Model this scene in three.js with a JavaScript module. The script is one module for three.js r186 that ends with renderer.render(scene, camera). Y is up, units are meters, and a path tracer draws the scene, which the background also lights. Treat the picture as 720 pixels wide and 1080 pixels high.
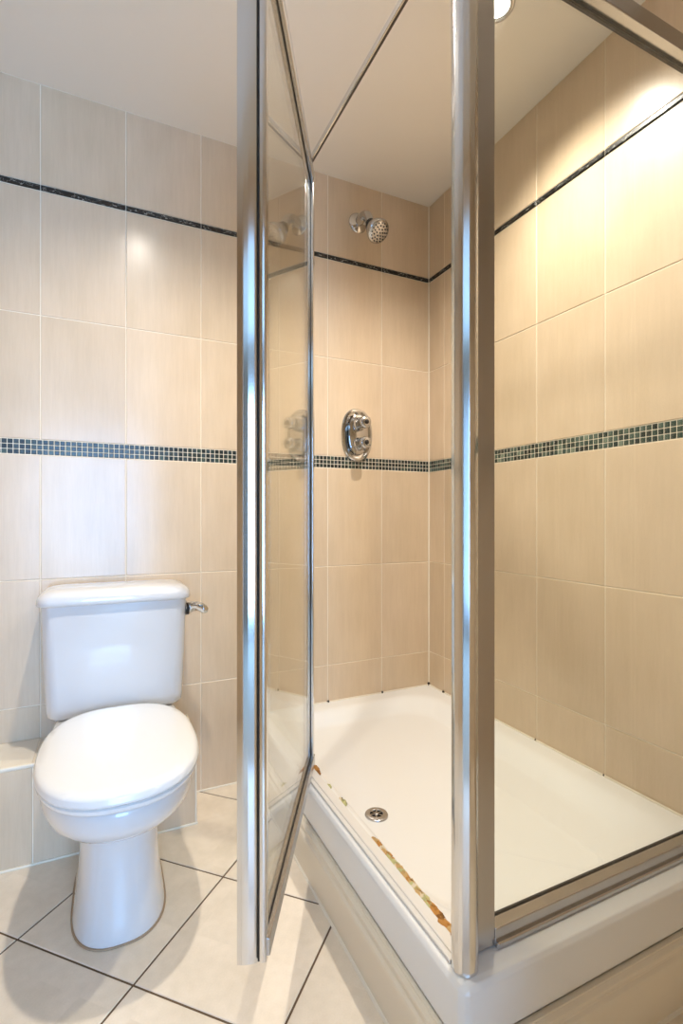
import * as THREE from 'three';
import { mergeGeometries, toCreasedNormals, mergeVertices } from 'three/addons/utils/BufferGeometryUtils.js';
import { RoundedBoxGeometry } from 'three/addons/geometries/RoundedBoxGeometry.js';
import { RectAreaLightUniformsLib } from 'three/addons/lights/RectAreaLightUniformsLib.js';
import { ImprovedNoise } from 'three/addons/math/ImprovedNoise.js';

// ---------------------------------------------------------------- camera, sky, lights, exposure
// World: the shower corner stands at x = 0, z = 0; the back wall is z = 0, the right wall x = 0, y is up.
const CEIL = 2.376, ROOM_X = -2.3, ROOM_Z = 2.2;
const scene = new THREE.Scene();
const camera = new THREE.PerspectiveCamera(91.21, 720 / 1080, 0.02, 60);
camera.position.set(-1.3063, 0.995, 1.8588);
camera.lookAt(-1.3063 + Math.sin(0.4399), 0.995, 1.8588 - Math.cos(0.4399));
camera.setViewOffset(720, 1080, 0, -4.4, 720, 1080);
scene.add(camera);

scene.background = new THREE.Color(0.28, 0.55, 1.0).multiplyScalar(5);
RectAreaLightUniformsLib.init();
const DOORWAY = { x0: -1.84, x1: -1.02, y1: 2.12 };                  // open doorway behind the camera
const HALL = { x0: -3.0, x1: 0.4, z1: 4.3 };                         // the room beyond it, with the window that lets the daylight in
const WIN = { x0: -2.00, x1: -0.60, y0: 0.20, y1: 1.95 };
const daylight = new THREE.RectAreaLight(new THREE.Color(0.28, 0.55, 1.0), 9.5, WIN.x1 - WIN.x0 - 0.1, WIN.y1 - WIN.y0 - 0.1);
daylight.name = 'daylight'; daylight.position.set((WIN.x0 + WIN.x1) / 2, (WIN.y0 + WIN.y1) / 2, HALL.z1 - 0.012);
daylight.lookAt((WIN.x0 + WIN.x1) / 2, (WIN.y0 + WIN.y1) / 2, 0);
scene.add(daylight);
const LAMPS = [[-0.345, 0.81], [-1.16, 0.815]];                    // recessed ceiling downlights
const LAMP_POWER = 4.8, LAMP_COLOR = new THREE.Color(1.0, 0.92, 0.82);

const renderer = new THREE.WebGLRenderer({ antialias: true });
renderer.toneMapping = THREE.LinearToneMapping;
renderer.toneMappingExposure = 1.30;
renderer.shadowMap.enabled = true;

// ---------------------------------------------------------------- helpers
let seed = 7;
const rnd = () => { seed = (seed * 1664525 + 1013904223) % 4294967296; return seed / 4294967296; };
const noise = new ImprovedNoise();
const names = new Map();
function numbered(n) { const k = names.get(n) ?? 0; names.set(n, k + 1); return k ? n + '_' + String(k).padStart(3, '0') : n; }
function mesh(name, geo, mat, parent) {
  const m = new THREE.Mesh(geo, mat); m.castShadow = m.receiveShadow = true;
  m.name = parent ? name : numbered(name); (parent ?? scene).add(m); return m;
}
function group(name, parent, pos) {
  const g = new THREE.Group(); g.name = parent ? name : numbered(name); if (pos) g.position.set(...pos); (parent ?? scene).add(g); return g;
}
function tag(o, label, category, grp) { o.userData.label = label; o.userData.category = category; if (grp) o.userData.group = grp; return o; }
function structure(o, label, category) { o.userData.kind = 'structure'; if (label) o.userData.label = label; if (category) o.userData.category = category; return o; }
function box(x0, x1, y0, y1, z0, z1) { return new THREE.BoxGeometry(x1 - x0, y1 - y0, z1 - z0).translate((x0 + x1) / 2, (y0 + y1) / 2, (z0 + z1) / 2); }
function rbox(x0, x1, y0, y1, z0, z1, r = 0.003, s = 3) {
  return new RoundedBoxGeometry(x1 - x0, y1 - y0, z1 - z0, s, r).translate((x0 + x1) / 2, (y0 + y1) / 2, (z0 + z1) / 2);
}
// closed loops of equal length, joined into one skin; caps close the first and last loop
function loft(loops, { cap0 = true, cap1 = true, crease = 0.7, closed = true } = {}) {
  const n = loops[0].length, p = [], idx = [];
  for (const l of loops) for (const v of l) p.push(v[0], v[1], v[2]);
  for (let i = 0; i + 1 < loops.length; i++) for (let j = 0; j < (closed ? n : n - 1); j++) {
    const a = i * n + j, b = i * n + (j + 1) % n, c = a + n, d = b + n; idx.push(a, b, d, a, d, c);
  }
  const cap = (i, flip) => {
    const c = [0, 0, 0]; for (const v of loops[i]) for (let k = 0; k < 3; k++) c[k] += v[k] / n;
    const at = p.length / 3; p.push(...c);
    for (let j = 0; j < n; j++) { const a = i * n + j, b = i * n + (j + 1) % n; flip ? idx.push(at, b, a) : idx.push(at, a, b); }
  };
  if (closed && cap0) cap(0, true);
  if (closed && cap1) cap(loops.length - 1, false);
  let g = new THREE.BufferGeometry(); g.setAttribute('position', new THREE.Float32BufferAttribute(p, 3)); g.setIndex(idx);
  return toCreasedNormals(g, crease);
}
// rounded rectangle in the xz plane (counter-clockwise seen from below so that a loft going up faces outward)
function rrect(x0, x1, z0, z1, r, y, seg = 6) {
  const out = [], c = [[x1 - r, z1 - r, 0], [x0 + r, z1 - r, 1], [x0 + r, z0 + r, 2], [x1 - r, z0 + r, 3]];
  for (const [cx, cz, q] of c) for (let i = 0; i <= seg; i++) { const a = (q + i / seg) * Math.PI / 2; out.push([cx + r * Math.cos(a), y, cz + r * Math.sin(a)]); }
  return out.reverse();
}
// egg outline: half width hw, front reach f, back reach b about (cx, cz), super-ellipse powers
function egg(cx, cz, hw, f, b, y, pf = 2.1, pb = 2.8, n = 56) {
  const out = [];
  for (let i = 0; i < n; i++) {
    const a = i / n * Math.PI * 2, c = Math.cos(a), s = Math.sin(a), p = s >= 0 ? pf : pb;
    out.push([cx + hw * Math.sign(c) * Math.abs(c) ** (2 / p), y, cz + (s >= 0 ? f : b) * Math.sign(s) * Math.abs(s) ** (2 / p)]);
  }
  return out.reverse();
}
function tube(pts, r, seg = 24, rad = 12) { return new THREE.TubeGeometry(new THREE.CatmullRomCurve3(pts.map((p) => new THREE.Vector3(...p))), seg, r, rad, false); }
function lathe(profile, seg = 40) { return new THREE.LatheGeometry(profile.map(([r, y]) => new THREE.Vector2(r, y)), seg); }
function canvasTexture(w, h, draw, srgb = true) {
  const c = document.createElement('canvas'); c.width = w; c.height = h; const x = c.getContext('2d');
  const im = x.createImageData(w, h); draw(im.data, w, h); x.putImageData(im, 0, 0);
  const t = new THREE.CanvasTexture(c); t.wrapS = t.wrapT = THREE.RepeatWrapping; if (srgb) t.colorSpace = THREE.SRGBColorSpace; t.anisotropy = 8; return t;
}
const clamp = (v) => Math.max(0, Math.min(255, v));

// ---------------------------------------------------------------- materials
// ceramic wall tile: beige glaze with fine vertical combed streaks
const tileMaterials = [0, 1, 2, 3].map((k) => {
  const base = [[218, 196, 167], [220, 198, 170], [215, 193, 164], [221, 199, 171]][k];
  const map = canvasTexture(160, 256, (d, w, h) => {
    for (let y = 0; y < h; y++) for (let x = 0; x < w; x++) {
      const s = noise.noise(x * 0.42 + k * 31, y * 0.018, k * 7.1) * 2.5 + noise.noise(x * 0.13 + k * 17, y * 0.009, 4.2) * 3 + noise.noise(x * 0.9, y * 0.05 + k * 9, 1.7) * 2.5
        + noise.noise(x * 0.02 + k * 5, y * 0.012, 9.3) * 5;
      const i = (y * w + x) * 4; d[i] = clamp(base[0] + s); d[i + 1] = clamp(base[1] + s * 1.05); d[i + 2] = clamp(base[2] + s * 1.2); d[i + 3] = 255;
    }
  });
  return new THREE.MeshPhysicalMaterial({ map, roughness: 0.42, clearcoat: 0.75, clearcoatRoughness: 0.21 });
});
const M = {
  grout: new THREE.MeshStandardMaterial({ color: 0xf4e9d6, roughness: 0.9 }),
  ceiling: new THREE.MeshStandardMaterial({ color: 0xf5efe6, roughness: 0.9 }),
  paint: new THREE.MeshStandardMaterial({ color: 0xdccab0, roughness: 0.6 }),
  hallPaint: new THREE.MeshStandardMaterial({ color: 0xb29c84, roughness: 0.9 }),
  floorGrout: new THREE.MeshStandardMaterial({ color: 0x6d5a47, roughness: 0.95 }),
  chrome: new THREE.MeshStandardMaterial({ color: 0xcdcdce, metalness: 1, roughness: 0.07 }),
  polished: new THREE.MeshStandardMaterial({ color: 0xdedddb, metalness: 1, roughness: 0.13 }),
  satin: new THREE.MeshStandardMaterial({ color: 0xc2c2c4, metalness: 1, roughness: 0.24 }),
  seal: new THREE.MeshStandardMaterial({ color: 0x16120f, roughness: 0.6 }),
  gasket: new THREE.MeshStandardMaterial({ color: 0x54473c, roughness: 0.6 }),
  dark: new THREE.MeshStandardMaterial({ color: 0x14100e, roughness: 0.5 }),
  glass: new THREE.MeshPhysicalMaterial({ color: 0xfafbf8, transmission: 1, thickness: 0, roughness: 0.0, ior: 1.5 }),
  ceramic: new THREE.MeshPhysicalMaterial({ color: 0xdcdddf, roughness: 0.28, clearcoat: 1, clearcoatRoughness: 0.05 }),
  seat: new THREE.MeshPhysicalMaterial({ color: 0xececeb, roughness: 0.3, clearcoat: 0.8, clearcoatRoughness: 0.12 }),
  acrylic: new THREE.MeshPhysicalMaterial({ color: 0xf0f0ee, roughness: 0.35, clearcoat: 0.6, clearcoatRoughness: 0.2 }),
  plinth: new THREE.MeshStandardMaterial({ color: 0xf0e5d0, roughness: 0.45 }),
  ledge: new THREE.MeshPhysicalMaterial({ color: 0xf3e8d4, roughness: 0.4, clearcoat: 0.6, clearcoatRoughness: 0.2 }),
  silicone: new THREE.MeshStandardMaterial({ color: 0xf2ead9, roughness: 0.5 }),
  oldSilicone: new THREE.MeshStandardMaterial({ color: 0xa68f74, roughness: 0.7 }),
  threshold: new THREE.MeshStandardMaterial({ color: 0xe4e0da, roughness: 0.4 }),
  mould: new THREE.MeshStandardMaterial({ color: 0x2a1d14, roughness: 0.9 }),
  lamp: new THREE.MeshStandardMaterial({ color: 0xffffff, emissive: new THREE.Color(1, 0.93, 0.82), emissiveIntensity: 12 }),
  carpet: new THREE.MeshStandardMaterial({ color: 0xb9b0a4, roughness: 0.95 }),
  white: new THREE.MeshStandardMaterial({ color: 0xf0efec, roughness: 0.4 }),
};
const floorMaterials = [0, 1, 2].map((k) => {
  const map = canvasTexture(192, 192, (d, w, h) => {
    for (let y = 0; y < h; y++) for (let x = 0; x < w; x++) {
      const s = noise.noise(x * 0.02 + k * 13, y * 0.02, 3.3) * 8 + noise.noise(x * 0.09, y * 0.09 + k * 7, 1.3) * 5 + noise.noise(x * 0.5, y * 0.5, k) * 4;
      const i = (y * w + x) * 4; d[i] = clamp(235 + s); d[i + 1] = clamp(222 + s); d[i + 2] = clamp(202 + s * 1.1); d[i + 3] = 255;
    }
  });
  return new THREE.MeshPhysicalMaterial({ map, roughness: 0.45, clearcoat: 0.35, clearcoatRoughness: 0.3 });
});
const marbleMaterials = [0, 1, 2].map((k) => {
  const map = canvasTexture(256, 24, (d, w, h) => {
    for (let y = 0; y < h; y++) for (let x = 0; x < w; x++) {
      const a = noise.noise(x * 0.035 + k * 41, y * 0.06, 2.2) + 0.5 * noise.noise(x * 0.11, y * 0.13 + k * 11, 5.1);
      const v = Math.abs(a) < 0.03 ? 175 : Math.abs(a) < 0.05 ? 70 : 5 + 10 * Math.max(0, noise.noise(x * 0.05, y * 0.1, k + 8.8));
      const i = (y * w + x) * 4; d[i] = v; d[i + 1] = v; d[i + 2] = v * 0.97; d[i + 3] = 255;
    }
  });
  return new THREE.MeshPhysicalMaterial({ map, roughness: 0.35, clearcoat: 0.2, clearcoatRoughness: 0.08 });
});
const mosaicMaterials = [[0.010, 0.018, 0.016], [0.020, 0.036, 0.030], [0.040, 0.070, 0.055], [0.085, 0.125, 0.100], [0.20, 0.25, 0.19], [0.03, 0.05, 0.055]].map(([r, g, b]) =>
  new THREE.MeshPhysicalMaterial({ color: new THREE.Color().setRGB(r, g, b), roughness: 0.35, clearcoat: 0.25, clearcoatRoughness: 0.15 }));

// ---------------------------------------------------------------- room shell
const T = 0.1;
const ceiling = structure(mesh('ceiling', box(ROOM_X - T, T, CEIL, CEIL + T, -T, ROOM_Z + T), M.ceiling));
const GROUT_BACK = 0.0016;                                     // joints lie this far behind the tile faces
const wallBack = structure(mesh('wall_back', box(ROOM_X - T, T, -T, CEIL, -T, -GROUT_BACK), M.grout));
const wallRight = structure(mesh('wall_right', box(GROUT_BACK, T, -T, CEIL, -GROUT_BACK, ROOM_Z), M.grout));
const wallLeft = structure(mesh('wall_left', box(ROOM_X - T, ROOM_X - GROUT_BACK, -T, CEIL, -GROUT_BACK, ROOM_Z), M.grout));
structure(mesh('wall_front', mergeGeometries([
  box(ROOM_X - T, DOORWAY.x0, 0, CEIL, ROOM_Z, ROOM_Z + T), box(DOORWAY.x1, T, 0, CEIL, ROOM_Z, ROOM_Z + T),
  box(DOORWAY.x0, DOORWAY.x1, DOORWAY.y1, CEIL, ROOM_Z, ROOM_Z + T)]), M.paint));
{ // the room beyond the doorway: shell and a tall window
  const z0 = ROOM_Z + T, { x0, x1, z1 } = HALL;
  structure(mesh('floor_hall', box(x0 - T, x1 + T, -T, -0.0005, z0 - T, z1 + T), M.carpet));
  structure(mesh('ceiling_hall', box(x0 - T, x1 + T, CEIL, CEIL + T, z0, z1 + T), M.ceiling));
  structure(mesh('wall_hall_left', box(x0 - T, x0, 0, CEIL, z0, z1), M.hallPaint));
  structure(mesh('wall_hall_right', box(x1, x1 + T, 0, CEIL, z0, z1), M.hallPaint));
  structure(mesh('wall_hall_inner', mergeGeometries([box(x0, ROOM_X - T, 0, CEIL, z0 - T, z0), box(T, x1, 0, CEIL, z0 - T, z0)]), M.hallPaint));
  structure(mesh('wall_hall_far', mergeGeometries([
    box(x0 - T, WIN.x0, 0, CEIL, z1, z1 + T), box(WIN.x1, x1 + T, 0, CEIL, z1, z1 + T),
    box(WIN.x0, WIN.x1, WIN.y1, CEIL, z1, z1 + T), box(WIN.x0, WIN.x1, 0, WIN.y0, z1, z1 + T)]), M.hallPaint));
  const win = structure(group('window_1', null, [(WIN.x0 + WIN.x1) / 2, WIN.y0, z1]));
  const w = WIN.x1 - WIN.x0, h = WIN.y1 - WIN.y0, f = 0.05;
  for (const g of [box(-w / 2, -w / 2 + f, 0, h, 0.01, 0.07), box(w / 2 - f, w / 2, 0, h, 0.01, 0.07), box(-w / 2 + f, w / 2 - f, 0, f, 0.01, 0.07), box(-w / 2 + f, w / 2 - f, h - f, h, 0.01, 0.07)]) mesh('window_frame', g, M.white, win);
  mesh('pane', box(-w / 2 + f, w / 2 - f, f, h - f, 0.036, 0.042), M.glass, win);
  const c = structure(group('door_1', null, [(DOORWAY.x0 + DOORWAY.x1) / 2, 0, ROOM_Z + T / 2])), dw = (DOORWAY.x1 - DOORWAY.x0) / 2;
  for (const g of [box(-dw, -dw + 0.02, 0, DOORWAY.y1 - 0.02, -T / 2, T / 2), box(dw - 0.02, dw, 0, DOORWAY.y1 - 0.02, -T / 2, T / 2), box(-dw, dw, DOORWAY.y1 - 0.02, DOORWAY.y1, -T / 2, T / 2)]) mesh('door_lining', g, M.white, c);
}

// a tile in the xy plane, face at z = 0, chamfered towards its edges; uv in steps of 25 x 40 cm
const tileCache = new Map();
function tileGeometry(w, h, c = 0.0014, depth = 0.003, du = 0.25, dv = 0.4) {
  const key = [w, h, c, depth, du].map((v) => v.toFixed(4)).join();
  if (tileCache.has(key)) return tileCache.get(key);
  const ring = (dx, dy, z) => [[-w / 2 + dx, -h / 2 + dy, z], [w / 2 - dx, -h / 2 + dy, z], [w / 2 - dx, h / 2 - dy, z], [-w / 2 + dx, h / 2 - dy, z]];
  const rings = [ring(0, 0, -depth), ring(0, 0, -c), ring(c, c, 0)], p = [], uv = [];
  const quad = (a, b, d, e) => { for (const v of [a, b, d, a, d, e]) { p.push(...v); uv.push((v[0] + w / 2) / du, (v[1] + h / 2) / dv); } };
  for (let i = 0; i < 2; i++) for (let j = 0; j < 4; j++) quad(rings[i][j], rings[i][(j + 1) % 4], rings[i + 1][(j + 1) % 4], rings[i + 1][j]);
  quad(...rings[2]);
  const g = new THREE.BufferGeometry(); g.setAttribute('position', new THREE.Float32BufferAttribute(p, 3)); g.setAttribute('uv', new THREE.Float32BufferAttribute(uv, 2));
  g.computeVertexNormals(); tileCache.set(key, g); return g;
}
const JOINT = 0.0028;
const ROWS = [[0, 0.392], [0.392, 0.792], [0.792, 1.191], [1.239, 1.637], [1.637, 2.035], [2.055, CEIL]];
// place(u, v) turns a spot along the wall and a height into a position; turn is the tile's turn about y
function tileWall(wall, us, place, turn, chipFrom) {
  const put = (name, geo, mat, u, v) => { const m = mesh(name, geo, mat, wall); m.position.set(...place(u, v)); m.rotation.y = turn; return m; };
  for (let i = 0; i + 1 < us.length; i++) {
    const a = us[i], b = us[i + 1], w = b - a - JOINT;
    for (const [v0, v1] of ROWS) put('tile', tileGeometry(w, v1 - v0 - JOINT), tileMaterials[Math.floor(rnd() * 4)], (a + b) / 2, (v0 + v1) / 2);
    put('border_strip', tileGeometry(w + 0.0008, 0.0185, 0.004, 0.003, 0.25, 0.02), marbleMaterials[i % 3], (a + b) / 2, 2.045).translateZ(0.003);
  }
  // mosaic band: three rows of small glass chips
  const pitch = 0.016, lots = mosaicMaterials.map(() => []), chip = tileGeometry(0.0138, 0.0138, 0.0012, 0.003, 0.02, 0.02);
  const n = Math.floor((us[us.length - 1] - us[0]) / pitch);
  for (let i = 0; i < n; i++) for (let r = 0; r < 3; r++) {
    const u = us[0] + (i + 0.5) * pitch, v = 1.199 + r * pitch, q = rnd();
    const k = turn === 0 ? (q < 0.45 ? 0 : q < 0.75 ? 1 : q < 0.88 ? 5 : 2) : (q < 0.12 ? 0 : q < 0.30 ? 1 : q < 0.62 ? 2 : q < 0.94 ? 3 : 4);
    if (chipFrom && u > chipFrom[0] && u < chipFrom[1]) put('mosaic_chip', chip, mosaicMaterials[k], u, v);
    else { const m = new THREE.Matrix4().makeRotationY(turn).setPosition(...place(u, v)); lots[k].push(chip.clone().applyMatrix4(m)); }
  }
  lots.forEach((l, k) => { if (l.length) { const m = mesh('mosaic_chips', mergeGeometries(l), mosaicMaterials[k], wall); m.userData.kind = 'stuff'; } });
}
const backJoints = [0, -0.242, -0.4925, -0.743, -0.993, -1.243, -1.494, -1.745, -1.996, ROOM_X].map((x) => -x);
tileWall(wallBack, backJoints, (u, v) => [-u, v, 0], 0);
const rightJoints = [0, 0.11, 0.3635, 0.617, 0.871, 1.1245, 1.378, 1.6315, 1.885, ROOM_Z];
tileWall(wallRight, rightJoints, (u, v) => [0, v, u], -Math.PI / 2, [0.55, 1.14]);
tileWall(wallLeft, [0, 0.25, 0.5, 0.75, 1, 1.25, 1.5, 1.75, 2, ROOM_Z], (u, v) => [ROOM_X, v, u], Math.PI / 2);

// floor: square tiles laid on the diagonal, dark joints
const floor = structure(mesh('floor', box(ROOM_X - T, T, -T, -0.0022, -T, ROOM_Z), M.floorGrout));
{
  const P = 0.3402, g = 0.005, u0 = -1.4795, v0 = -0.5455, s2 = Math.SQRT1_2;                 // x - z = u0 + k P√2 and x + z = v0 + k P√2 are joints
  const clip = (poly, inside, cut) => { const out = []; poly.forEach((a, i) => { const b = poly[(i + 1) % poly.length], ia = inside(a), ib = inside(b); if (ia) out.push(a); if (ia !== ib) out.push(cut(a, b)); }); return out; };
  const lerp = (a, b, t) => [a[0] + (b[0] - a[0]) * t, a[1] + (b[1] - a[1]) * t];
  for (let i = -6; i < 9; i++) for (let j = -6; j < 12; j++) {
    const at = (p, q) => { const U = u0 + p * P / s2, V = v0 + q * P / s2; return [(U + V) / 2, (V - U) / 2]; }, e = g / 2 / P;
    let poly = [at(i + e, j + e), at(i + 1 - e, j + e), at(i + 1 - e, j + 1 - e), at(i + e, j + 1 - e)];
    for (const [k, lim, sg] of [[0, ROOM_X, 1], [0, 0, -1], [1, 0, 1], [1, ROOM_Z, -1]])
      poly = clip(poly, (a) => sg * (a[k] - lim) > 0, (a, b) => lerp(a, b, (lim - a[k]) / (b[k] - a[k])));
    if (poly.length < 3) continue;
    let area = 0; poly.forEach((a, n) => { const b = poly[(n + 1) % poly.length]; area += a[0] * b[1] - a[1] * b[0]; });
    if (Math.abs(area) < 0.002) continue;
    if (area > 0) poly.reverse();
    const cx = poly.reduce((s, a) => s + a[0], 0) / poly.length, cz = poly.reduce((s, a) => s + a[1], 0) / poly.length;
    const shrink = (a, d) => { const dx = a[0] - cx, dz = a[1] - cz, l = Math.hypot(dx, dz); return [cx + dx * (1 - d / l), cz + dz * (1 - d / l)]; };
    const top = poly.map((a) => { const b = shrink(a, 0.002); return [b[0], 0, b[1]]; }), mid = poly.map((a) => [a[0], -0.0012, a[1]]), low = poly.map((a) => [a[0], -0.004, a[1]]);
    const geo = loft([low, mid, top], { cap0: false, crease: 0.2 });
    const ps = geo.attributes.position, uv = []; for (let k = 0; k < ps.count; k++) { const x = ps.getX(k), z = ps.getZ(k); uv.push((x - z) / 0.48 + i * 0.37, (x + z) / 0.48 + j * 0.61); }
    geo.setAttribute('uv', new THREE.Float32BufferAttribute(uv, 2));
    mesh('floor_tile', geo, floorMaterials[(i * 5 + j * 3 + 60) % 3], floor);
  }
}
// tiled boxing along the foot of the back wall (hides pipes), with a pale edge trim
const BOX_X = -1.04, BOX_Z = 0.19, BOX_Y = 0.288;
const boxing = structure(mesh('trim_1', box(ROOM_X, BOX_X - GROUT_BACK, 0, BOX_Y - GROUT_BACK, 0, BOX_Z - GROUT_BACK), M.grout), 'low tiled boxing along the wall foot behind the toilet', 'boxing');
{
  const xs = [BOX_X, -1.243, -1.494, -1.745, -1.996, ROOM_X];
  for (let i = 0; i + 1 < xs.length; i++) {
    const w = xs[i] - xs[i + 1] - JOINT, xc = (xs[i] + xs[i + 1]) / 2;
    mesh('tile', tileGeometry(w, BOX_Y - 0.012), tileMaterials[i % 4], boxing).position.set(xc, (BOX_Y - 0.008) / 2, BOX_Z);
    const t = mesh('tile', tileGeometry(w, BOX_Z - 0.012), M.ledge, boxing); t.position.set(xc, BOX_Y, (BOX_Z - 0.008) / 2); t.rotation.x = -Math.PI / 2;
  }
  const e = mesh('tile', tileGeometry(BOX_Z - 0.006, BOX_Y - 0.012), tileMaterials[2], boxing); e.position.set(BOX_X, (BOX_Y - 0.008) / 2, BOX_Z / 2); e.rotation.y = Math.PI / 2;
  mesh('edge_trim', rbox(ROOM_X, BOX_X + 0.001, BOX_Y - 0.008, BOX_Y + 0.001, BOX_Z - 0.008, BOX_Z + 0.001, 0.003), M.silicone, boxing);
  mesh('edge_trim', rbox(BOX_X - 0.004, BOX_X + 0.0015, 0, BOX_Y - 0.004, BOX_Z - 0.004, BOX_Z + 0.0015, 0.002), M.silicone, boxing);
  mesh('caulk', rbox(ROOM_X, BOX_X + 0.004, 0, 0.006, BOX_Z - 0.001, BOX_Z + 0.005, 0.002), M.silicone, boxing);
  mesh('caulk', rbox(BOX_X - 0.001, BOX_X + 0.005, 0, 0.006, 0, BOX_Z + 0.004, 0.002), M.silicone, boxing);
}
mesh('caulk', rbox(BOX_X, -0.806, 0, 0.005, -0.001, 0.005, 0.002), M.silicone, wallBack);
mesh('caulk', rbox(-0.0045, 0.001, 0.24, CEIL, -0.001, 0.0045, 0.0018), M.silicone, wallBack);

// recessed ceiling downlights
const ringGeo = lathe([[0.028, 0.004], [0.031, -0.001], [0.036, -0.005], [0.042, -0.005], [0.045, -0.001], [0.045, 0.002]]);
LAMPS.forEach(([x, z], i) => {
  const g = group('downlight', null, [x, CEIL, z]);
  tag(g, ['round recessed ceiling downlight above the shower tray', 'round recessed ceiling downlight above the toilet'][i], 'downlight', 'ceiling downlights');
  mesh('trim_ring', ringGeo, M.satin, g);
  mesh('bulb', new THREE.CylinderGeometry(0.03, 0.03, 0.002, 32).translate(0, -0.001, 0), M.lamp, g);
  const s = new THREE.SpotLight(LAMP_COLOR, LAMP_POWER, 0, 1.2, 1, 2); s.name = 'lamp'; s.castShadow = true; s.shadow.radius = 1.4;
  s.position.set(0, -0.035, 0); g.add(s); s.target.position.set(0, -1, 0); g.add(s.target);
});

// ---------------------------------------------------------------- shower tray on its panelled plinth
const TX = -0.797, TZ = 1.226, RIM = 0.243, TB = 0.147;
const tray = tag(group('shower_tray', null, [0, 0, 0]), 'white acrylic shower tray in the corner under the glass enclosure', 'shower tray');
{
  const L = [];
  const outer = (d, y) => L.push(rrect(TX + d, -0.0015, 0.0015, TZ - d, 0.02, y, 8));
  outer(0.006, TB); outer(0.001, TB + 0.002); outer(0.0, TB + 0.008); outer(0.001, RIM - 0.016);
  for (let i = 1; i <= 6; i++) { const a = i / 6 * Math.PI / 2; outer(0.001 + 0.014 * (1 - Math.cos(a)), RIM - 0.014 + 0.014 * Math.sin(a)); }
  const inner = (t, y, r) => L.push(rrect(-0.738 + t * 0.5, -0.062 - t, 0.062 + t, 1.152 - t, r, y, 8));
  inner(-0.006, RIM, 0.10); inner(0, RIM - 0.0005, 0.105);
  const depth = 0.042; for (let i = 1; i <= 8; i++) { const u = i / 8; inner(u * 0.085, RIM - depth * (u * u * (3 - 2 * u)), 0.105 + u * 0.03); }
  inner(0.2, RIM - depth - 0.002, 0.10);
  mesh('basin', loft(L, { cap0: false, crease: 0.6 }), M.acrylic, tray);
}
const DR = [-0.655, RIM - 0.042, 0.693];
{
  const d = group('drain', tray, DR);
  mesh('grate_rim', lathe([[0.017, 0.004], [0.0185, 0.0055], [0.029, 0.004], [0.031, 0.001], [0.031, -0.002]]), M.satin, d);
  mesh('waste_hole', new THREE.CylinderGeometry(0.019, 0.019, 0.003, 32).translate(0, 0.0005, 0), M.dark, d);
  const spokes = [lathe([[0.0001, 0.0055], [0.005, 0.005], [0.006, 0.002]], 16).toNonIndexed()];
  for (let k = 0; k < 6; k++) spokes.push(box(0.003, 0.019, 0.002, 0.005, -0.0016, 0.0016).toNonIndexed().rotateY(k * Math.PI / 3));
  mesh('grate', mergeGeometries(spokes), M.satin, d);
}
// plinth: moulded riser panel round the two open sides
const plinth = tag(group('tray_plinth', null, [0, 0, 0]), 'cream moulded plinth panel carrying the white shower tray', 'plinth');
{
  const sweep = (profile) => {
    const path = profile.map(([o, y]) => [[-0.799 - o, y, 0.0015], [-0.799 - o, y, 1.228 + o], [-0.0015, y, 1.228 + o]]);
    return loft(path, { closed: false, crease: 0.5 });
  };
  const back = sweep([[0.008, 0], [0.008, 0.098]]);
  mesh('panel', mergeGeometries([back, sweep([[0.008, 0.098], [-0.004, 0.1]]), sweep([[-0.004, 0.1], [-0.02, 0.147]])]), M.plinth, plinth);
  mesh('moulding', sweep([[0.004, 0.097], [0.012, 0.098], [0.0165, 0.102], [0.0175, 0.109], [0.0155, 0.116], [0.0105, 0.120], [0.0095, 0.124], [0.0115, 0.130], [0.0105, 0.134], [0.006, 0.137], [0.0035, 0.139], [0.0035, 0.1425], [-0.006, 0.143]]), M.plinth, plinth);
  mesh('caulk', sweep([[0.007, 0.006], [0.010, 0.005], [0.0125, 0.0]]), M.silicone, plinth);
}
// sealant bead where tray meets the tiles, with specks of black mould at the joints
const bead = structure(group('trim_2', null, [0, RIM, 0]), 'thin pale sealant bead between shower tray and tiles', 'sealant');
mesh('bead', rbox(-0.795, -0.001, -0.001, 0.005, 0.001, 0.006, 0.002), M.silicone, bead);
mesh('bead', rbox(-0.006, -0.001, -0.001, 0.005, 0.001, 1.22, 0.002), M.silicone, bead);
for (const [x, z, s] of [[-0.003, 0.003, 2.2], [-0.242, 0.005, 1.3], [-0.2435, 0.005, 0.8], [-0.492, 0.005, 1.2], [-0.497, 0.004, 0.7], [-0.005, 0.11, 1.2], [-0.005, 0.117, 0.7], [-0.005, 0.617, 0.9], [-0.005, 0.871, 0.8]]) {
  const m = mesh('mould_speck', new THREE.IcosahedronGeometry(0.0032 * s, 1), M.mould, bead); m.position.set(x, 0.004, z); m.scale.set(1, 1.3, 1);
}

// ---------------------------------------------------------------- shower enclosure
const enc = tag(group('shower_enclosure', null, [-0.757, RIM, 1.18]), 'chrome framed glass shower enclosure with its door standing open', 'shower enclosure');
const off = (g) => g.translate(0.757, -RIM, -1.18);
const TOP = 2.05;
// corner post: rounded chrome nose
{
  const L = [];
  for (const y of [RIM + 0.001, TOP]) {
    const l = [];
    for (let i = 0; i <= 28; i++) { const a = Math.PI * (0.25 + 1.25 * i / 28) ; l.push([-0.764 + 0.022 * Math.cos(a), y, 1.189 + 0.022 * Math.sin(a)]); }
    l.push([-0.742, y, 1.158]);
    L.push(l.reverse());
  }
  mesh('corner_post', off(loft(L, { crease: 0.5 })), M.polished, enc);
}
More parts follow.
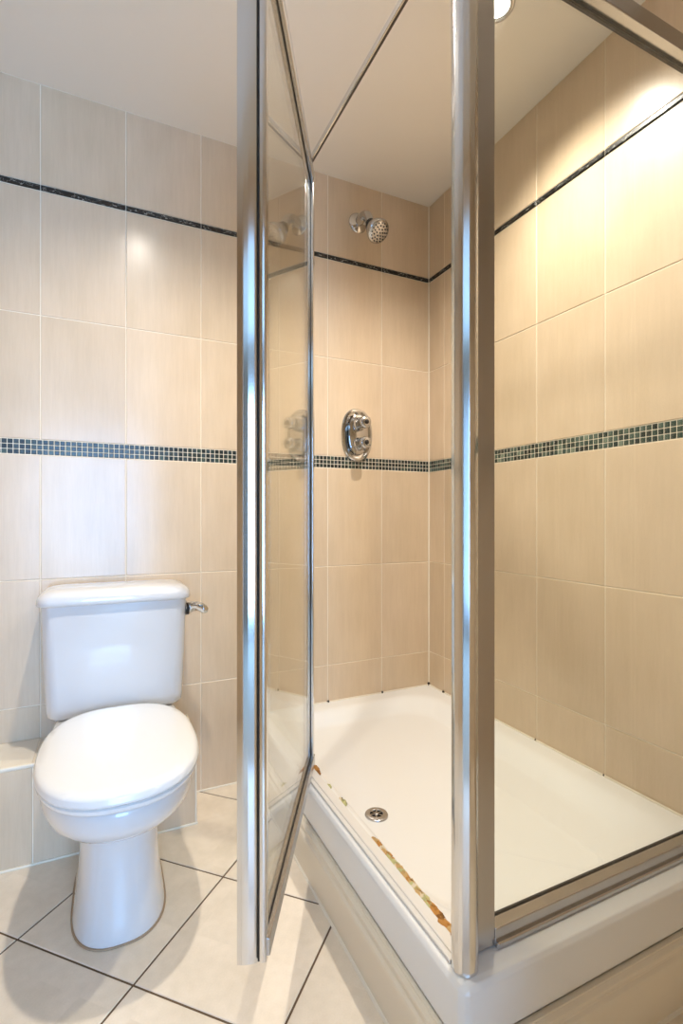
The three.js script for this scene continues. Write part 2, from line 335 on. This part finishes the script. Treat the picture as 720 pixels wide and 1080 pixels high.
// fixed pane parallel to the back wall
{
  const p = group('fixed_panel', enc);
  mesh('side_profile', off(rbox(-0.744, -0.692, RIM + 0.004, TOP, 1.152, 1.182, 0.002)), M.satin, p);
  mesh('side_bead', off(rbox(-0.744, -0.732, RIM + 0.004, TOP, 1.178, 1.187, 0.003)), M.polished, p);
  mesh('bottom_rail', off(rbox(-0.693, -0.001, RIM + 0.001, RIM + 0.034, 1.156, 1.184, 0.002)), M.satin, p);
  mesh('bottom_bead', off(rbox(-0.693, -0.001, RIM + 0.001, RIM + 0.012, 1.182, 1.190, 0.003)), M.satin, p);
  mesh('seal', off(box(-0.693, -0.02, RIM + 0.033, RIM + 0.0365, 1.156, 1.160)), M.seal, p);
  mesh('top_rail', off(rbox(-0.693, -0.001, 2.012, TOP, 1.156, 1.186, 0.002)), M.satin, p);
  mesh('seal', off(box(-0.693, -0.02, 2.0055, 2.013, 1.154, 1.163)), M.seal, p);
  mesh('wall_profile', off(rbox(-0.02, -0.001, RIM + 0.034, 2.012, 1.156, 1.184, 0.002)), M.satin, p);
  mesh('glass', off(box(-0.70, -0.012, RIM + 0.03, 2.015, 1.164, 1.170)), M.glass, p);
}
// slim header over the door opening, threshold under it
{
  const h = group('header', enc);
  mesh('rail', off(rbox(-0.771, -0.763, 2.022, 2.038, 0.450, 1.17, 0.0015)), M.polished, h);
  mesh('seal', off(box(-0.7655, -0.7625, 2.0195, 2.0225, 0.462, 1.165)), M.gasket, h);
  const t = group('threshold', enc);
  mesh('strip', off(rbox(-0.784, -0.748, RIM, RIM + 0.007, 0.43, 1.175, 0.002)), M.threshold, t);
  mesh('lip', off(rbox(-0.774, -0.768, RIM + 0.005, RIM + 0.010, 0.43, 1.175, 0.002)), M.threshold, t);
}
// short fixed pane between back wall and hinge
{
  const p = group('inline_panel', enc);
  mesh('wall_profile', off(rbox(-0.766, -0.742, RIM + 0.001, 1.985, 0.001, 0.022, 0.002)), M.polished, p);
  mesh('glass', off(box(-0.757, -0.751, RIM + 0.004, 1.985, 0.01, 0.448)), M.glass, p);
  mesh('hinge_post', off(rbox(-0.766, -0.744, RIM + 0.001, 2.03, 0.438, 0.458, 0.003)), M.polished, p);
}
// the door: local x runs from hinge to leading edge, local z faces the shower side (towards the camera here)
{
  const H = [-0.752, 0.4625], dir = [-0.4823, 0.8782], W = 0.657;
  const d = group('door', enc, [H[0] + 0.757, 0, H[1] - 1.18]);
  d.rotation.y = Math.atan2(-dir[1], dir[0]);
  const y0 = 0.012, y1 = 1.768, f = 0.03;
  // local z axis after the turn: +z or -z is the shower side
  const S = -1;
  const bb = (x0, x1, a, b, z0, z1, r) => rbox(x0, x1, a, b, Math.min(S * z0, S * z1), Math.max(S * z0, S * z1), r);
  mesh('hinge_stile', bb(0, 0.022, y0, y1 - 0.03, -0.006, 0.012, 0.003), M.polished, d);
  mesh('seal', bb(0.022, 0.0245, y0 + 0.03, y1 - 0.035, 0.002, 0.005, 0.0005), M.seal, d);
  mesh('top_rail', bb(0, W, y1 - f, y1, -0.010, 0.014, 0.002), M.satin, d);
  mesh('seal', bb(0.01, W - 0.02, y1 - f - 0.002, y1 - f + 0.001, 0.0025, 0.0055, 0.0005), M.seal, d);
  mesh('bottom_rail', bb(0, W, y0, y0 + f, -0.010, 0.014, 0.002), M.satin, d);
  mesh('seal', bb(0.01, W - 0.02, y0 + f - 0.001, y0 + f + 0.002, 0.0025, 0.0055, 0.0005), M.seal, d);
  // convex-faced profiles: za..zb across the door, x1 the crown of the face
  const nose = (x0, x1, za, zb, sag, tilt, a, b) => {
    const l = []; for (let i = 0; i <= 14; i++) { const u = i / 14 * 2 - 1; l.push([x1 - sag * u * u - tilt * (u + 1) / 2, S * ((za + zb) / 2 + u * (zb - za) / 2)]); }
    l.push([x0, S * zb], [x0, S * za]);
    return loft([a, b].map((y) => l.map(([x, z]) => [x, y, z])), { crease: 0.5 });
  };
  const st = mesh('leading_stile', nose(W - 0.012, W + 0.016, -0.039, -0.004, 0.003, 0.008, y0 - 0.006, y1), M.polished, d);
  mesh('magnet_strip', nose(W - 0.006, W + 0.012, -0.0015, 0.0095, 0.002, 0.002, y0 - 0.002, y1), M.polished, st);
  mesh('strip_groove', bb(W - 0.008, W + 0.010, y0 - 0.001, y1, -0.005, -0.001, 0.0005), M.dark, st);
  mesh('glass', bb(0.015, W - 0.008, y0 + f - 0.006, y1 - f + 0.006, -0.002, 0.003, 0.0005), M.glass, d);
}
// rotten sealant left along the threshold
{
  const pal = [[0.55, 0.26, 0.06], [0.62, 0.40, 0.16], [0.55, 0.52, 0.24], [0.78, 0.66, 0.46], [0.30, 0.13, 0.03]];
  const mats = pal.map(([r, g, b]) => new THREE.MeshStandardMaterial({ color: new THREE.Color().setRGB(r, g, b), roughness: 0.8 }));
  const res = group('sealant_residue', enc, [0.014, 0, -0.38]); res.userData.label = 'crumbling orange and green sealant residue along the door threshold';
  const spots = [];
  for (let k = 0; k < 6; k++) spots.push([0.475 + k * 0.006, 1.1 - k * 0.1]);
  spots.push([0.585, 0.5], [0.66, 0.6], [0.672, 0.8], [0.68, 0.7]);
  for (let k = 0; k < 44; k++) spots.push([0.84 + k * 0.0072, 0.45 + 0.6 * k / 44 + 0.35 * rnd()]);
  spots.forEach(([z, s]) => {
    const g = mergeVertices(new THREE.IcosahedronGeometry(0.007, 1)), p = g.attributes.position;
    for (let i = 0; i < p.count; i++) { const w = 0.7 + 0.6 * rnd(); p.setXYZ(i, p.getX(i) * w * 0.8, Math.max(0, p.getY(i) * w * 0.8), p.getZ(i) * w * 1.3); }
    g.computeVertexNormals();
    const q = rnd(), k = z > 1.06 ? (q < 0.5 ? 0 : q < 0.75 ? 4 : 1) : z > 0.56 && z < 0.7 ? (q < 0.5 ? 2 : 3) : q < 0.3 ? 2 : q < 0.55 ? 1 : q < 0.75 ? 3 : 0;
    const m = mesh('crumb', g, mats[z < 0.56 ? (q < 0.5 ? 0 : 4) : k], res); m.position.set((rnd() - 0.5) * 0.004, 0.001, z - 0.8); m.scale.setScalar(0.7 + 0.8 * s); m.rotation.y = (rnd() - 0.5) * 0.8;
  });
}

// ---------------------------------------------------------------- shower head and valve on the back wall
{
  const g = tag(group('overhead_shower', null, [-0.357, 2.213, 0]), 'chrome fixed shower head on a short arm high on the tiled wall', 'shower head');
  mesh('wall_rose', lathe([[0.0001, 0.016], [0.016, 0.016], [0.022, 0.012], [0.036, 0.009], [0.041, 0.004], [0.041, 0]]).rotateX(Math.PI / 2), M.chrome, g);
  mesh('arm', tube([[0, 0, 0.01], [0.002, 0.006, 0.045], [0.005, -0.008, 0.075], [0.007, -0.045, 0.096]], 0.018, 24, 20), M.chrome, g);
  const h = group('head', g, [0.008, -0.056, 0.100]); h.scale.setScalar(1.12);
  // local y points back up the arm
  const axis = new THREE.Vector3(-0.16, 0.72, -0.67).normalize();
  h.quaternion.setFromUnitVectors(new THREE.Vector3(0, 1, 0), axis);
  mesh('ball_joint', new THREE.SphereGeometry(0.018, 24, 16), M.chrome, h);
  mesh('collar', lathe([[0.019, 0.004], [0.0205, 0], [0.0205, -0.008], [0.019, -0.01], [0.0001, -0.01]]), M.dark, h);
  mesh('bell', lathe([[0.020, -0.009], [0.024, -0.012], [0.034, -0.03], [0.040, -0.045], [0.0415, -0.056], [0.040, -0.060], [0.036, -0.062]]), M.chrome, h);
  mesh('spray_face', lathe([[0.037, -0.0605], [0.034, -0.064], [0.026, -0.066], [0.0001, -0.069]]), M.satin, h);
  const geo = new THREE.CylinderGeometry(0.0024, 0.0024, 0.004, 10);
  for (const [r, n, y] of [[0.031, 16, -0.0645], [0.022, 11, -0.0665], [0.012, 6, -0.0678], [0, 1, -0.0688]]) for (let k = 0; k < n; k++) {
    const m = mesh('nozzle', geo, M.dark, h); m.position.set(r * Math.cos(k / n * 6.2832), y, r * Math.sin(k / n * 6.2832));
  }
}
{
  const g = tag(group('shower_valve', null, [-0.362, 1.332, 0]), 'chrome oval shower valve with two stacked knobs on the tiled wall', 'shower valve');
  const stadium = (w, h, z) => { const r = w, out = []; const n = 40; for (let i = 0; i < n; i++) { const a = i / n * Math.PI * 2; const p = 2.35; out.push([r * Math.sign(Math.cos(a)) * Math.abs(Math.cos(a)) ** (2 / p), h * Math.sign(Math.sin(a)) * Math.abs(Math.sin(a)) ** (2 / p), z]); } return out; };
  mesh('face_plate', loft([stadium(0.071, 0.108, 0.0), stadium(0.071, 0.108, 0.005), stadium(0.067, 0.104, 0.010), stadium(0.060, 0.097, 0.011), stadium(0.056, 0.093, 0.009)], { cap0: false, crease: 0.5 }), M.chrome, g);
  mesh('inner_plate', loft([stadium(0.046, 0.083, 0.011), stadium(0.044, 0.081, 0.019), stadium(0.040, 0.077, 0.021)], { cap0: false, crease: 0.5 }), M.chrome, g);
  for (const y of [0.041, -0.041]) {
    const k = group('knob', g, [0, y, 0.02]); k.rotation.x = Math.PI / 2; k.scale.y = 1.2;
    const grip = [[0.027, 0], [0.028, 0.003], [0.026, 0.007], [0.022, 0.012], [0.0235, 0.016], [0.022, 0.020], [0.0235, 0.024], [0.0215, 0.028], [0.0235, 0.034], [0.0245, 0.050], [0.0225, 0.055], [0.014, 0.058], [0.0001, 0.058]];
    mesh('grip', lathe(grip), M.chrome, k);
    mesh('cap', lathe([[0.0095, 0.057], [0.0095, 0.0595], [0.0001, 0.0605]], 20), M.dark, k);
    for (let i = 0; i < 4; i++) { const m = mesh('grip_rib', new THREE.CapsuleGeometry(0.0035, 0.016, 4, 8), M.chrome, k); const a = i * Math.PI / 2 + 0.785; m.position.set(0.0235 * Math.cos(a), 0.043, 0.0235 * Math.sin(a)); }
  }
}

// ---------------------------------------------------------------- toilet
{
  const CX = -1.273;
  const g = tag(group('toilet', null, [CX, 0, 0.4]), 'white close-coupled toilet with its lid closed, against the tiled wall', 'toilet');
  const to = (geo) => geo.translate(-CX, 0, -0.4);
  // pan: pedestal, bowl and shelf under the cistern in one ceramic body
  const P = [];
  // y, half width, front z, back z, centre z, front power, back power
  for (const [y, hw, f, b, c, pf, pb] of [
    [0.001, 0.108, 0.592, 0.195, 0.43, 2.5, 4], [0.012, 0.108, 0.592, 0.195, 0.43, 2.5, 4], [0.04, 0.103, 0.585, 0.195, 0.43, 2.5, 4], [0.10, 0.096, 0.572, 0.195, 0.43, 2.5, 4],
    [0.17, 0.092, 0.560, 0.195, 0.43, 2.4, 4], [0.235, 0.094, 0.560, 0.195, 0.43, 2.3, 4], [0.268, 0.100, 0.575, 0.195, 0.43, 2.2, 4], [0.286, 0.113, 0.605, 0.194, 0.43, 2.2, 4],
    [0.295, 0.130, 0.640, 0.15, 0.44, 2.1, 4], [0.303, 0.146, 0.680, 0.06, 0.45, 2.1, 4.5], [0.312, 0.158, 0.708, 0.03, 0.46, 2.1, 4.5], [0.328, 0.167, 0.728, 0.025, 0.47, 2.1, 4.5], [0.35, 0.172, 0.740, 0.022, 0.48, 2.1, 4.5],
    [0.378, 0.174, 0.746, 0.022, 0.48, 2.1, 4.5], [0.390, 0.172, 0.744, 0.024, 0.48, 2.1, 4.5], [0.396, 0.166, 0.738, 0.028, 0.48, 2.1, 4.5]])
    P.push(egg(CX, c, hw, f - c, c - b, y, pf, pb, 64));
  mesh('pan', to(loft(P, { crease: 0.9 })), M.ceramic, g);
  mesh('sealant_line', to(loft([egg(CX, 0.43, 0.112, 0.166, 0.232, 0.0005, 2.5, 4), egg(CX, 0.43, 0.111, 0.165, 0.232, 0.004, 2.5, 4), egg(CX, 0.43, 0.107, 0.161, 0.232, 0.0045, 2.5, 4)], { cap0: false })), M.oldSilicone, g);
  const ring = (rows, cz) => loft(rows.map(([y, d]) => egg(CX, 0.50, 0.182 - d, 0.263 - d, 0.265 - d, y, 2.35, 2.7, 64)), { crease: 0.9 });
  mesh('seat', to(ring([[0.397, 0.010], [0.399, 0.006], [0.404, 0.004], [0.408, 0.004], [0.411, 0.008]])), M.seat, g);
  mesh('seat_lid', to(ring([[0.4125, 0.010], [0.413, 0.004], [0.416, 0.0005], [0.421, 0], [0.428, 0.0015], [0.434, 0.006], [0.438, 0.014], [0.4405, 0.028], [0.4425, 0.06], [0.4435, 0.11]])), M.seat, g);
  for (const s of [-1, 1]) mesh('hinge', to(rbox(CX + s * 0.075 - 0.018, CX + s * 0.075 + 0.018, 0.396, 0.422, 0.218, 0.245, 0.006)), M.seat, g);
  // cistern
  const C = [];
  for (const [y, hw, f, r] of [[0.3965, 0.176, 0.178, 0.03], [0.399, 0.184, 0.186, 0.034], [0.408, 0.190, 0.193, 0.036], [0.43, 0.192, 0.196, 0.036], [0.58, 0.198, 0.202, 0.036], [0.72, 0.203, 0.206, 0.036], [0.735, 0.203, 0.206, 0.036]]) {
    const l = rrect(CX - hw, CX + hw, 0.012, f, r, y, 7); for (const v of l) if (v[2] > f - 0.04) v[2] += 0.010 * (1 - ((v[0] - CX) / hw) ** 2); C.push(l);
  }
  const cis = mesh('cistern', to(loft(C, { crease: 0.9 })), M.ceramic, g);
  const D = [];
  for (const [y, d] of [[0.733, 0.006], [0.735, 0.001], [0.740, -0.001], [0.752, 0], [0.761, 0.003], [0.769, 0.010], [0.775, 0.020], [0.779, 0.034], [0.781, 0.052]]) {
    const hw = 0.2135 - d, f = 0.217 - d, l = rrect(CX - hw, CX + hw, 0.008 + d, f, 0.038, y, 7); for (const v of l) if (v[2] > f - 0.04) v[2] += 0.012 * (1 - ((v[0] - CX) / hw) ** 2); D.push(l);
  }
  mesh('cistern_lid', to(loft(D, { crease: 0.9 })), M.ceramic, g);
  const lev = group('flush_lever', g, [0.203, 0.694, -0.25]); lev.scale.setScalar(1.35);
  mesh('spindle', lathe([[0.0001, 0], [0.017, 0], [0.018, 0.003], [0.015, 0.006], [0.009, 0.008], [0.009, 0.016], [0.0001, 0.016]], 24).rotateZ(-Math.PI / 2), M.chrome, lev);
  mesh('collar', new THREE.CylinderGeometry(0.014, 0.014, 0.006, 24).rotateZ(Math.PI / 2).translate(0.004, 0, 0.012), M.dark, lev);
  const hp = [], path = new THREE.CatmullRomCurve3([[0.004, 0, 0.012], [0.018, 0.005, 0.016], [0.034, 0.003, 0.024], [0.048, -0.009, 0.030]].map((p) => new THREE.Vector3(...p)));
  for (let i = 0; i <= 16; i++) {
    const u = i / 16, c = path.getPointAt(u), t = path.getTangentAt(u), n = new THREE.Vector3(0, 0, 1).cross(t).normalize(), m = t.clone().cross(n), l = [];
    const w = (0.0125 - 0.003 * u) * (u > 0.8 ? Math.sqrt(Math.max(0.02, 1 - ((u - 0.8) / 0.2) ** 2)) : 1);
    for (let j = 0; j < 18; j++) { const a = j / 18 * 6.2832, v = c.clone().addScaledVector(n, w * Math.cos(a)).addScaledVector(m, w * Math.sin(a)); l.push(v.toArray()); }
    hp.push(l);
  }
  mesh('handle', loft(hp, { crease: 0.9 }), M.chrome, lev);
}
renderer.render(scene, camera);
